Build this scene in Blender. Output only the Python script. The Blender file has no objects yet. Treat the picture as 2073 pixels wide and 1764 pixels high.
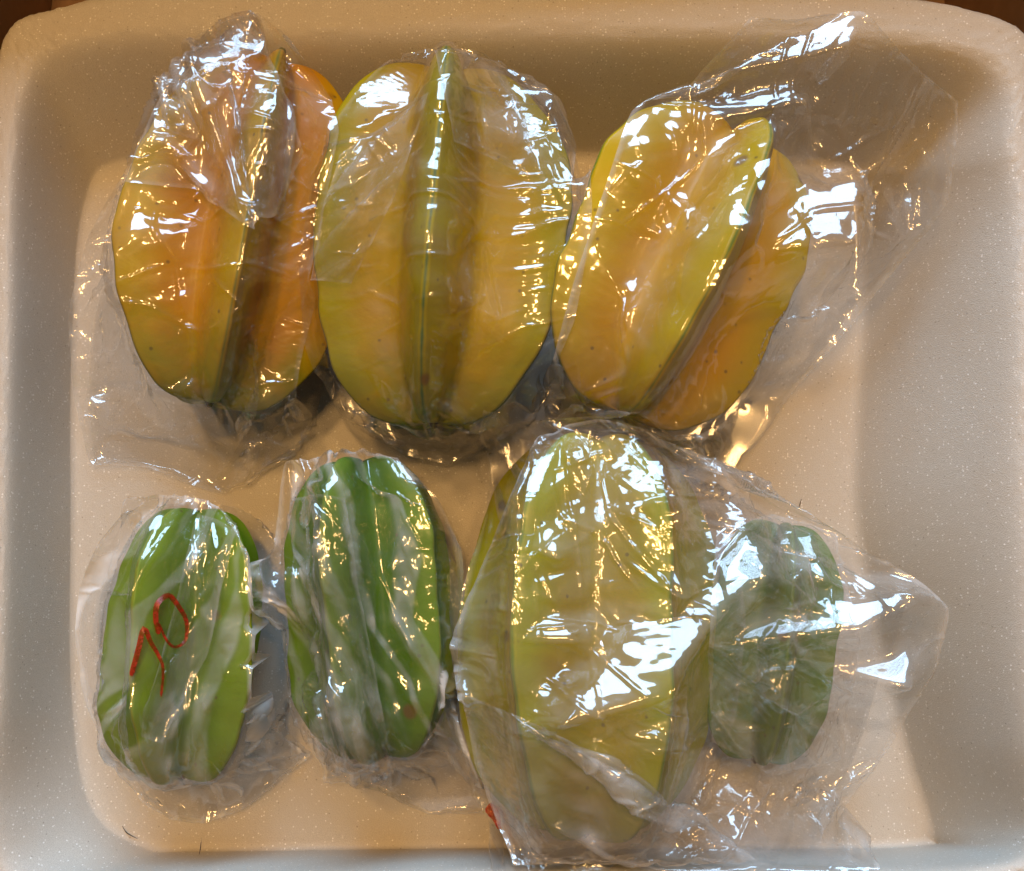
import bpy, math, random
import numpy as np
from mathutils import Vector, Matrix

sc = bpy.context.scene
col = sc.collection
rng = np.random.default_rng(7)
random.seed(7)

# ------------------------------------------------------------------ camera
TILT = math.radians(8.0)
CAM_H = 0.31
F_PX, W_PX, H_PX = 1698.0, 2073.0, 1764.0      # focal length and frame in photo units
CAM = np.array([0.0, -CAM_H * math.tan(TILT), CAM_H])
cd = bpy.data.cameras.new('camera')
cam = bpy.data.objects.new('camera', cd); col.objects.link(cam)
cam.location = CAM; cam.rotation_euler = (TILT, 0, 0)
cd.sensor_width = 36.0; cd.lens = 36.0 * F_PX / W_PX
cd.clip_start = 0.01; cd.clip_end = 20
sc.camera = cam

# ------------------------------------------------------------------ world, lamps, exposure
w = bpy.data.worlds.new('World'); sc.world = w; w.use_nodes = True
bg = w.node_tree.nodes['Background']
bg.inputs[0].default_value = (0.94, 0.95, 1.0, 1); bg.inputs[1].default_value = 0.08

def lamp(name, loc, target, size, power, color, size_y=None):
    l = bpy.data.lights.new(name, 'AREA'); l.energy = power; l.color = color
    l.shape = 'RECTANGLE' if size_y else 'DISK'; l.size = size
    if size_y: l.size_y = size_y
    o = bpy.data.objects.new(name, l); col.objects.link(o)
    o.location = loc
    d = Vector(target) - Vector(loc)
    o.rotation_euler = d.to_track_quat('-Z', 'Y').to_euler()
    return o
WARM = (1.0, 0.56, 0.195)
lamp('ceiling_spot', (-0.22, 0.50, 1.36), (0, 0, 0), 0.11, 6.6, WARM)
lamp('ceiling_spot', (-0.04, 0.26, 1.42), (0, 0, 0), 0.11, 4.6, WARM)
lamp('ceiling_spot', (-0.26, 0.14, 1.36), (0, 0, 0), 0.11, 2.4, WARM)
lamp('ceiling_spot', (0.36, 0.24, 1.36), (0, 0, 0), 0.11, 2.6, WARM)
WINDOW = np.array([-0.05, 1.42, 0.95])
lamp('window_light', tuple(WINDOW), (0, -0.05, 0.05), 1.15, 46.0, (0.48, 0.73, 1.0), 0.66)

sc.view_settings.view_transform = 'Standard'
sc.view_settings.look = 'None'
sc.view_settings.exposure = -0.28
sc.view_settings.gamma = 1.0
sc.render.engine = 'CYCLES'
sc.cycles.max_bounces = 6
sc.cycles.diffuse_bounces = 3
sc.cycles.glossy_bounces = 3
sc.cycles.use_adaptive_sampling = True
sc.cycles.adaptive_threshold = 0.03
sc.cycles.transparent_max_bounces = 24
sc.cycles.caustics_reflective = False
sc.cycles.caustics_refractive = False
sc.cycles.sample_clamp_indirect = 6.0
sc.cycles.use_denoising = True

# ------------------------------------------------------------------ helpers
def unp(px, py, z):
    """photo point -> world point lying at height z"""
    x = (px - W_PX / 2) / F_PX; y = -(py - H_PX / 2) / F_PX
    c, s = math.cos(TILT), math.sin(TILT)
    d = np.array([x, y * c + s, y * s - c])
    t = (z - CAM[2]) / d[2]
    return CAM + d * t

def smooth(a, b, x):
    t = np.clip((x - a) / (b - a), 0, 1); return t * t * (3 - 2 * t)

def link(name, me, parent=None, mat=None):
    o = bpy.data.objects.new(name, me); col.objects.link(o)
    if parent is not None: o.parent = parent
    if mat is not None: me.materials.append(mat)
    return o

def tag(o, label=None, cat=None, group=None, kind=None):
    if label: o['label'] = label
    if cat: o['category'] = cat
    if group: o['group'] = group
    if kind: o['kind'] = kind
    return o

def empty(name, loc=(0, 0, 0)):
    o = bpy.data.objects.new(name, None); col.objects.link(o); o.location = loc
    o.empty_display_size = 0.01
    return o

def grid_faces(ny, nx, wrap=False):
    i = np.arange(ny - 1)[:, None]; j = np.arange(nx if wrap else nx - 1)[None, :]
    j2 = (j + 1) % nx
    return np.stack([i * nx + j, i * nx + j2, (i + 1) * nx + j2, (i + 1) * nx + j], -1).reshape(-1, 4)

def mesh_np(name, V, F, smooth_shade=True):
    me = bpy.data.meshes.new(name)
    V = np.asarray(V, np.float32).reshape(-1, 3); F = np.asarray(F, np.int32)
    k = F.shape[1]
    me.vertices.add(len(V)); me.vertices.foreach_set('co', V.ravel())
    me.loops.add(F.size); me.loops.foreach_set('vertex_index', F.ravel())
    me.polygons.add(len(F))
    me.polygons.foreach_set('loop_start', np.arange(0, F.size, k, dtype=np.int32))
    me.polygons.foreach_set('loop_total', np.full(len(F), k, np.int32))
    me.polygons.foreach_set('use_smooth', np.full(len(F), smooth_shade, bool))
    me.update(calc_edges=True); me.validate()
    return me

def attr(me, name, vals):
    a = me.attributes.new(name, 'FLOAT', 'POINT')
    a.data.foreach_set('value', np.asarray(vals, np.float32).ravel())

def spline(P, n, closed=False):
    """Catmull-Rom through control rows, n samples by arc length"""
    P = np.asarray(P, float); m = len(P)
    if closed: Q = np.vstack([P[-1], P, P[0], P[1]]); segs = m
    else: Q = np.vstack([2 * P[0] - P[1], P, 2 * P[-1] - P[-2]]); segs = m - 1
    out = []
    for k in range(segs):
        p0, p1, p2, p3 = Q[k:k + 4]
        t = np.linspace(0, 1, 24, endpoint=False)[:, None]
        out.append(0.5 * (2 * p1 + (p2 - p0) * t + (2 * p0 - 5 * p1 + 4 * p2 - p3) * t ** 2 + (3 * p1 - p0 - 3 * p2 + p3) * t ** 3))
    out = np.vstack(out + ([out[0][:1]] if closed else [P[-1:]]))
    return out if n is None else resample(out, n, closed)

def resample(out, n, closed=False):
    L = np.r_[0, np.cumsum(np.linalg.norm(np.diff(out[:, :3], axis=0), axis=1))]
    s = np.linspace(0, L[-1], n, endpoint=not closed)
    return np.stack([np.interp(s, L, out[:, k]) for k in range(out.shape[1])], 1)

# ------------------------------------------------------------------ materials
def new_mat(name):
    m = bpy.data.materials.new(name); m.use_nodes = True
    nt = m.node_tree; nt.nodes.clear()
    return m, nt, nt.nodes, nt.links

def N(nt, typ, **kw):
    n = nt.nodes.new(typ)
    for k, v in kw.items():
        if k.startswith('i_'):
            key = k[2:]; key = int(key) if key.isdigit() else key.replace('_', ' ')
            n.inputs[key].default_value = v
        else: setattr(n, k, v)
    return n

def mixc(nt, fac, a, b, blend='MIX'):
    m = nt.nodes.new('ShaderNodeMix'); m.data_type = 'RGBA'; m.blend_type = blend
    for sock, v in ((m.inputs[0], fac), (m.inputs[6], a), (m.inputs[7], b)):
        if isinstance(v, (int, float)): sock.default_value = v
        elif isinstance(v, tuple): sock.default_value = (*v, 1)
        else: nt.links.new(v, sock)
    return m.outputs[2]

def mth(nt, op, a, b=None, c=None, clamp=False):
    m = nt.nodes.new('ShaderNodeMath'); m.operation = op; m.use_clamp = clamp
    for k, v in enumerate((a, b, c)):
        if v is None: continue
        if isinstance(v, (int, float)): m.inputs[k].default_value = v
        else: nt.links.new(v, m.inputs[k])
    return m.outputs[0]

def ramp(nt, fac, lo, hi, a=0.0, b=1.0):
    m = nt.nodes.new('ShaderNodeMapRange'); m.interpolation_type = 'SMOOTHSTEP'
    nt.links.new(fac, m.inputs[0])
    for k, v in enumerate((lo, hi, a, b)): m.inputs[k + 1].default_value = v
    return m.outputs[0]

def foam_material():
    m, nt, n, l = new_mat('foam')
    co = N(nt, 'ShaderNodeTexCoord').outputs['Object']
    n1 = N(nt, 'ShaderNodeTexNoise', i_Scale=3000.0, i_Detail=3.0, i_Roughness=0.7); l.new(co, n1.inputs['Vector'])
    n2 = N(nt, 'ShaderNodeTexNoise', i_Scale=45.0, i_Detail=4.0); l.new(co, n2.inputs['Vector'])
    v1 = N(nt, 'ShaderNodeTexVoronoi', i_Scale=2900.0); l.new(co, v1.inputs['Vector'])
    v2 = N(nt, 'ShaderNodeTexVoronoi', i_Scale=1150.0); l.new(co, v2.inputs['Vector'])
    sep = N(nt, 'ShaderNodeSeparateColor'); l.new(v2.outputs['Color'], sep.inputs[0])
    near = ramp(nt, v2.outputs['Distance'], 0.22, 0.42, 1.0, 0.0)
    spark = mth(nt, 'MULTIPLY', ramp(nt, sep.outputs[0], 0.80, 0.98), near)
    dark = mth(nt, 'MULTIPLY', ramp(nt, sep.outputs[1], 0.965, 0.985), near)
    base = mixc(nt, ramp(nt, n1.outputs['Fac'], 0.3, 0.7), (0.53, 0.495, 0.44), (0.67, 0.635, 0.57))
    base = mixc(nt, ramp(nt, n2.outputs['Fac'], 0.35, 0.7, 0.0, 0.35), base, (0.60, 0.53, 0.44))
    base = mixc(nt, mth(nt, 'MULTIPLY', dark, 0.5), base, (0.22, 0.17, 0.12))
    base = mixc(nt, spark, base, (0.95, 0.93, 0.9))  # sparkle glints of the grain, painted into the colour as near-white dots
    p = N(nt, 'ShaderNodeBsdfPrincipled')
    l.new(base, p.inputs['Base Color'])
    rough = mth(nt, 'SUBTRACT', 0.52, mth(nt, 'MULTIPLY', spark, 0.27)); l.new(rough, p.inputs['Roughness'])
    p.inputs['Specular IOR Level'].default_value = 0.55
    p.inputs['Subsurface Weight'].default_value = 0.0
    h = mth(nt, 'ADD', mth(nt, 'MULTIPLY', n1.outputs['Fac'], 0.5), mth(nt, 'MULTIPLY', v1.outputs['Distance'], 0.8))
    b = N(nt, 'ShaderNodeBump', i_Strength=0.75, i_Distance=0.00015); l.new(h, b.inputs['Height'])
    l.new(b.outputs[0], p.inputs['Normal'])
    o = N(nt, 'ShaderNodeOutputMaterial'); l.new(p.outputs[0], o.inputs[0])
    return m

def card_material():
    m, nt, n, l = new_mat('cardboard')
    co = N(nt, 'ShaderNodeTexCoord').outputs['Object']
    n1 = N(nt, 'ShaderNodeTexNoise', i_Scale=220.0, i_Detail=5.0); l.new(co, n1.inputs['Vector'])
    base = mixc(nt, n1.outputs['Fac'], (0.22, 0.12, 0.06), (0.33, 0.19, 0.10))
    p = N(nt, 'ShaderNodeBsdfPrincipled', i_Roughness=0.8); l.new(base, p.inputs['Base Color'])
    o = N(nt, 'ShaderNodeOutputMaterial'); l.new(p.outputs[0], o.inputs[0])
    return m

def fruit_material(name, core, flank, patch, edge, edge_amt, tail, seed):
    """skin colour by place on the rib: core in the valley, flank, green edge on the crest, tail colour at the blossom end"""
    m, nt, n, l = new_mat(name)
    cr = N(nt, 'ShaderNodeAttribute', attribute_name='crest').outputs['Fac']
    al = N(nt, 'ShaderNodeAttribute', attribute_name='along').outputs['Fac']
    va = N(nt, 'ShaderNodeAttribute', attribute_name='radial').outputs['Fac']
    tc = N(nt, 'ShaderNodeTexCoord').outputs['Object']
    mp = N(nt, 'ShaderNodeMapping'); mp.inputs['Location'].default_value = (seed, seed * 1.7, seed * 0.3); l.new(tc, mp.inputs[0])
    co = mp.outputs[0]
    n1 = N(nt, 'ShaderNodeTexNoise', i_Scale=38.0, i_Detail=5.0, i_Roughness=0.6); l.new(co, n1.inputs['Vector'])
    n2 = N(nt, 'ShaderNodeTexNoise', i_Scale=420.0, i_Detail=3.0); l.new(co, n2.inputs['Vector'])
    n3 = N(nt, 'ShaderNodeTexNoise', i_Scale=95.0, i_Detail=4.0, i_Distortion=0.8); l.new(co, n3.inputs['Vector'])
    vv = mth(nt, 'ADD', va, mth(nt, 'MULTIPLY', mth(nt, 'SUBTRACT', n1.outputs['Fac'], 0.5), 0.55))
    c = mixc(nt, ramp(nt, vv, 0.30, 0.85), core, flank)
    c = mixc(nt, ramp(nt, n1.outputs['Fac'], 0.45, 0.72, 0.0, 0.7), c, patch)
    tt = mth(nt, 'ADD', al, mth(nt, 'MULTIPLY', mth(nt, 'SUBTRACT', n3.outputs['Fac'], 0.5), 0.5))
    c = mixc(nt, ramp(nt, tt, -0.45, -0.98, 0.0, 0.85), c, tail)
    ee = mth(nt, 'ADD', cr, mth(nt, 'MULTIPLY', mth(nt, 'SUBTRACT', n3.outputs['Fac'], 0.5), 0.5))
    c = mixc(nt, mth(nt, 'MULTIPLY', ramp(nt, ee, 0.68, 1.08), edge_amt), c, edge)
    c = mixc(nt, ramp(nt, n2.outputs['Fac'], 0.55, 0.8, 0.0, 0.07), c, (0.50, 0.42, 0.06))
    # bruises
    v = N(nt, 'ShaderNodeTexVoronoi', i_Scale=70.0); l.new(co, v.inputs['Vector'])
    sp = N(nt, 'ShaderNodeSeparateColor'); l.new(v.outputs['Color'], sp.inputs[0])
    br = mth(nt, 'MULTIPLY', ramp(nt, v.outputs['Distance'], 0.10, 0.22, 1.0, 0.0), ramp(nt, sp.outputs[0], 0.90, 0.93))
    c = mixc(nt, mth(nt, 'MULTIPLY', br, 0.75), c, (0.16, 0.07, 0.02))
    n4 = N(nt, 'ShaderNodeTexNoise', i_Scale=60.0, i_Detail=6.0, i_Roughness=0.75); l.new(co, n4.inputs['Vector'])
    brown = mth(nt, 'MULTIPLY', ramp(nt, cr, 0.75, 1.0), ramp(nt, n4.outputs['Fac'], 0.56, 0.70))
    c = mixc(nt, mth(nt, 'MULTIPLY', brown, 0.7), c, (0.12, 0.06, 0.02))
    scuff = ramp(nt, n4.outputs['Fac'], 0.66, 0.76)
    c = mixc(nt, mth(nt, 'MULTIPLY', scuff, 0.45), c, (0.24, 0.11, 0.02))
    v3 = N(nt, 'ShaderNodeTexVoronoi', i_Scale=330.0); l.new(co, v3.inputs['Vector'])
    sp3 = N(nt, 'ShaderNodeSeparateColor'); l.new(v3.outputs['Color'], sp3.inputs[0])
    dots = mth(nt, 'MULTIPLY', ramp(nt, v3.outputs['Distance'], 0.12, 0.28, 1.0, 0.0), ramp(nt, sp3.outputs[1], 0.90, 0.95))
    c = mixc(nt, mth(nt, 'MULTIPLY', dots, 0.6), c, (0.10, 0.07, 0.02))
    p = N(nt, 'ShaderNodeBsdfPrincipled', i_Roughness=0.38)
    l.new(c, p.inputs['Base Color'])
    p.inputs['Specular IOR Level'].default_value = 0.15
    p.inputs['Coat Weight'].default_value = 0.08; p.inputs['Coat Roughness'].default_value = 0.2
    hh = mth(nt, 'ADD', mth(nt, 'MULTIPLY', n2.outputs['Fac'], 0.3), n3.outputs['Fac'])
    b = N(nt, 'ShaderNodeBump', i_Strength=0.35, i_Distance=0.0008); l.new(hh, b.inputs['Height']); l.new(b.outputs[0], p.inputs['Normal'])
    o = N(nt, 'ShaderNodeOutputMaterial'); l.new(p.outputs[0], o.inputs[0])
    return m

def film_material(name, haze, rough=0.085):
    """thin clear film: mirror-like glints, clear where it clings to wet skin, whitish where it stands off ('haze' attribute)"""
    m, nt, n, l = new_mat(name)
    hz = mth(nt, 'MULTIPLY', N(nt, 'ShaderNodeAttribute', attribute_name='haze').outputs['Fac'], haze, clamp=True)
    fr = N(nt, 'ShaderNodeLayerWeight', i_Blend=0.5)
    refl = mth(nt, 'ADD', 0.09, mth(nt, 'MULTIPLY', mth(nt, 'POWER', fr.outputs['Facing'], 4.0), 0.5), clamp=True)
    g1 = N(nt, 'ShaderNodeBsdfGlossy', i_Roughness=rough); g1.inputs['Color'].default_value = (1, 1, 1, 1)
    g2 = N(nt, 'ShaderNodeBsdfGlossy', i_Roughness=0.34); g2.inputs['Color'].default_value = (1, 1, 1, 1)
    gl = N(nt, 'ShaderNodeMixShader', i_0=0.13); l.new(g1.outputs[0], gl.inputs[1]); l.new(g2.outputs[0], gl.inputs[2])
    tr = N(nt, 'ShaderNodeBsdfTransparent'); tr.inputs['Color'].default_value = (0.98, 0.98, 0.98, 1)
    df = N(nt, 'ShaderNodeBsdfDiffuse'); df.inputs['Color'].default_value = (0.86, 0.87, 0.88, 1)
    m1 = N(nt, 'ShaderNodeMixShader'); l.new(hz, m1.inputs[0]); l.new(tr.outputs[0], m1.inputs[1]); l.new(df.outputs[0], m1.inputs[2])
    m2 = N(nt, 'ShaderNodeMixShader'); l.new(refl, m2.inputs[0]); l.new(m1.outputs[0], m2.inputs[1]); l.new(gl.outputs[0], m2.inputs[2])
    o = N(nt, 'ShaderNodeOutputMaterial'); l.new(m2.outputs[0], o.inputs[0])
    return m

def plain_material(name, c, rough=0.5):
    m, nt, n, l = new_mat(name)
    co = N(nt, 'ShaderNodeTexCoord').outputs['Object']
    n1 = N(nt, 'ShaderNodeTexNoise', i_Scale=900.0, i_Detail=2.0); l.new(co, n1.inputs['Vector'])
    base = mixc(nt, n1.outputs['Fac'], tuple(x * 0.75 for x in c), tuple(min(1, x * 1.2) for x in c))
    p = N(nt, 'ShaderNodeBsdfPrincipled', i_Roughness=rough); l.new(base, p.inputs['Base Color'])
    o = N(nt, 'ShaderNodeOutputMaterial'); l.new(p.outputs[0], o.inputs[0])
    return m

M_FOAM = foam_material(); M_CARD = card_material()

# ------------------------------------------------------------------ height map of everything the films can lie on
GX0, GY0, GS = -0.24, -0.22, 0.0008
GNX, GNY = 600, 560
HM = np.full((GNY, GNX), 0.0, np.float32)

def dense(P, k=3, wrap=False):
    """bilinear refinement of a (ny,nx,3) point grid"""
    if wrap: P = np.concatenate([P, P[:, :1]], 1)
    t = np.arange(k) / k
    A = P[:-1, :-1][None, None]; B = P[:-1, 1:][None, None]; C = P[1:, :-1][None, None]; D = P[1:, 1:][None, None]
    u = t[:, None, None, None, None]; v = t[None, :, None, None, None]
    return ((1 - u) * ((1 - v) * A + v * B) + u * ((1 - v) * C + v * D)).reshape(-1, 3)

def splat(H, pts):
    ix = np.round((pts[:, 0] - GX0) / GS).astype(int); iy = np.round((pts[:, 1] - GY0) / GS).astype(int)
    ok = (ix >= 0) & (ix < GNX) & (iy >= 0) & (iy < GNY)
    np.maximum.at(H, (iy[ok], ix[ok]), pts[ok, 2].astype(np.float32))

def dilate(H):
    Q = H.copy()
    for dy in (-1, 0, 1):
        for dx in (-1, 0, 1):
            Q = np.maximum(Q, np.roll(np.roll(H, dy, 0), dx, 1))
    return Q

def sample(H, x, y):
    fx = np.clip((x - GX0) / GS, 0, GNX - 1.001); fy = np.clip((y - GY0) / GS, 0, GNY - 1.001)
    ix = fx.astype(int); iy = fy.astype(int); u = fx - ix; v = fy - iy
    return (H[iy, ix] * (1 - u) + H[iy, ix + 1] * u) * (1 - v) + (H[iy + 1, ix] * (1 - u) + H[iy + 1, ix + 1] * u) * v

# ------------------------------------------------------------------ foam tray
TRAY_H = 0.042
crease = [(150, 700), (148, 1050), (150, 1400), (190, 1630), (300, 1714), (420, 1722), (1000, 1716), (1500, 1718), (1850, 1712), (1884, 1680),
          (1830, 1500), (1770, 1250), (1728, 1000), (1745, 640), (1740, 400), (1660, 330), (1100, 315), (600, 315), (260, 330), (175, 420)]
inner = [(22, 700), (15, 1050), (5, 1400), (-20, 1650), (60, 1785), (380, 1778), (1000, 1758), (1500, 1756), (1960, 1752), (2110, 1690),
         (2085, 1500), (2075, 1250), (2065, 1000), (2060, 640), (2045, 330), (1940, 110), (1150, 75), (600, 75), (180, 85), (45, 200)]
outer = [(-55, 700), (-60, 1050), (-75, 1400), (-110, 1680), (0, 1880), (380, 1880), (1000, 1870), (1500, 1870), (2040, 1865), (2220, 1760),
         (2190, 1500), (2180, 1250), (2170, 1000), (2160, 640), (2118, 225), (2005, 8), (1150, -95), (600, -95), (130, -8), (-22, 110)]
NT = 1100
def rim_h(px): return 0.034 + 0.020 * min(max(px / 2073.0, 0), 1)   # the soft tray is pressed lower on one side
def loop_n(pts, z):
    P = np.array([unp(a, b, z if z == 0 else rim_h(a)) for a, b in pts])
    D = spline(P, None, True)[:-1]                      # same parameter on every loop: control points stay matched
    idx = np.linspace(0, len(D), NT, endpoint=False)
    i0 = idx.astype(int) % len(D); f = (idx - idx.astype(int))[:, None]
    return D[i0] * (1 - f) + D[(i0 + 1) % len(D)] * f
LC, LI, LO = loop_n(crease, 0.0), loop_n(inner, TRAY_H), loop_n(outer, TRAY_H)
cen = LC.mean(0)
rings = []
for k in np.linspace(0.0, 0.93, 14): rings.append(cen + (LC - cen) * k)
for k in (0.955, 0.975, 0.988): rings.append(cen + (LC - cen) * k + np.array([0, 0, 0.0001]))
def wall_pt(s):      # s: 0 crease .. 1 inner rim line; slightly bellied wall
    P = LC * (1 - s) + LI * s
    return P
rings.append(LC + (LI - LC) * 0.012 + np.array([0, 0, 0.0008]))
for s in np.linspace(0.05, 0.45, 16): rings.append(wall_pt(s))
R_IN = LI + (LO - LI) * 0.45; R_OUT = LI + (LO - LI) * 0.68
B0, B1_, B3 = wall_pt(0.45), LI * 0.93 + wall_pt(0.8) * 0.07, R_IN
for a in np.linspace(0.05, 1, 20):                      # broad soft inner lip
    rings.append((1 - a) ** 3 * B0 + 3 * (1 - a) ** 2 * a * B1_ + 3 * (1 - a) * a * a * LI + a ** 3 * B3)
for a in np.linspace(0.25, 1, 4): rings.append(R_IN * (1 - a) + R_OUT * a)
for a in np.linspace(0.15, 1, 7):
    th = a * math.pi / 2
    P = R_OUT + (LO - R_OUT) * math.sin(th); P[:, 2] = LO[:, 2] - 0.009 * (1 - math.cos(th)); rings.append(P)
for k in (0.55, 0.3, -0.1):
    P = LO.copy(); P[:, 2] = LO[:, 2] * k; rings.append(P)
TR = np.array(rings)
nz = rng.normal(0, 1, TR.shape[:2])
nz = (nz + np.roll(nz, 1, 1) + np.roll(nz, -1, 1)) / 3
amp = np.zeros(len(rings)); amp[-22:] = 0.00022; amp[18:-22] = 0.00005
TR[:, :, 2] += nz * amp[:, None]
TR[-14:-4, :, :2] *= 1 + (nz * 0.0003)[-14:-4, :, None]
tray_me = mesh_np('foam_tray', TR, grid_faces(len(rings), NT, True)[:, ::-1])
tray = tag(link('foam_tray', tray_me, None, M_FOAM), 'cream white foam tray with rounded rim holding the bagged fruit', 'foam tray')
splat(HM, dense(TR[1:], 4, True))

# ------------------------------------------------------------------ cardboard box round the tray
bx = empty('cardboard_box'); tag(bx, 'brown cardboard box whose walls stand round the foam tray', 'box')
def panel(name, a, b, z0, z1, t):
    a, b = np.array(a), np.array(b); d = (b - a) / np.linalg.norm(b - a); nrm = np.array([d[1], -d[0]])
    V = []
    for z in (z0, z1):
        for p in (a, b, b + nrm * t, a + nrm * t): V.append((p[0], p[1], z))
    F = [(0, 3, 2, 1), (4, 5, 6, 7), (0, 1, 5, 4), (1, 2, 6, 5), (2, 3, 7, 6), (3, 0, 4, 7)]
    return link(name, mesh_np(name, V, F, False), bx, M_CARD)
x0, x1 = LO[:, 0].min() - 0.001, LO[:, 0].max() + 0.001
y0, y1 = LO[:, 1].min() - 0.001, LO[:, 1].max() + 0.001
BOX_TOP = 0.115
Y_GAP = 0.04
panel('side_wall', (x0, y0), (x0, y1 + Y_GAP), -0.004, BOX_TOP - 0.02, -0.004)
panel('side_wall', (x1, y0), (x1, y1 + Y_GAP), -0.004, BOX_TOP - 0.02, 0.004)
y1 += Y_GAP
panel('back_wall', (x0 - 0.004, y1), (x1 + 0.004, y1), -0.004, BOX_TOP + 0.0, -0.004)
panel('front_wall', (x0 - 0.004, y0), (x1 + 0.004, y0), -0.004, 0.07, 0.004)
link('base', mesh_np('base', [(x0 - .004, y0 - .004, -.0085), (x1 + .004, y0 - .004, -.0085), (x1 + .004, y1 + .004, -.0085), (x0 - .004, y1 + .004, -.0085),
      (x0 - .004, y0 - .004, -.0045), (x1 + .004, y0 - .004, -.0045), (x1 + .004, y1 + .004, -.0045), (x0 - .004, y1 + .004, -.0045)],
      [(0, 3, 2, 1), (4, 5, 6, 7), (0, 1, 5, 4), (1, 2, 6, 5), (2, 3, 7, 6), (3, 0, 4, 7)], False), bx, M_CARD)

# ------------------------------------------------------------------ star fruit
M_STEM = plain_material('stem', (0.20, 0.20, 0.07), 0.7)
M_TIP = plain_material('dried_tip', (0.10, 0.06, 0.03), 0.8)
NS, NR = 84, 13            # stations along the fruit, points on half a rib
def half_rib(R, rv, wd):
    """valley -> crest, in the rib's own frame (crest on +x)"""
    c, s = math.cos(math.pi / 5), math.sin(math.pi / 5)
    V = np.array([rv * c, rv * s]); P1 = V + np.array([s, -c]) * 0.22 * max(R - rv, 1e-6) * 0.8
    P3 = np.array([R - wd * 0.8, wd]); P2 = P3 + np.array([-0.38 * (R - rv), 0.34 * (R - rv)])
    t = np.linspace(0, 1, NR - 3)[:, None]
    B = (1 - t) ** 3 * V + 3 * (1 - t) ** 2 * t * P1 + 3 * (1 - t) * t ** 2 * P2 + t ** 3 * P3
    th = np.linspace(math.pi / 2, 0, 4)[1:]
    A = np.stack([R - wd * 0.8 + wd * 0.8 * np.cos(th), wd * np.sin(th)], 1)
    return np.vstack([B, A])

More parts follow.
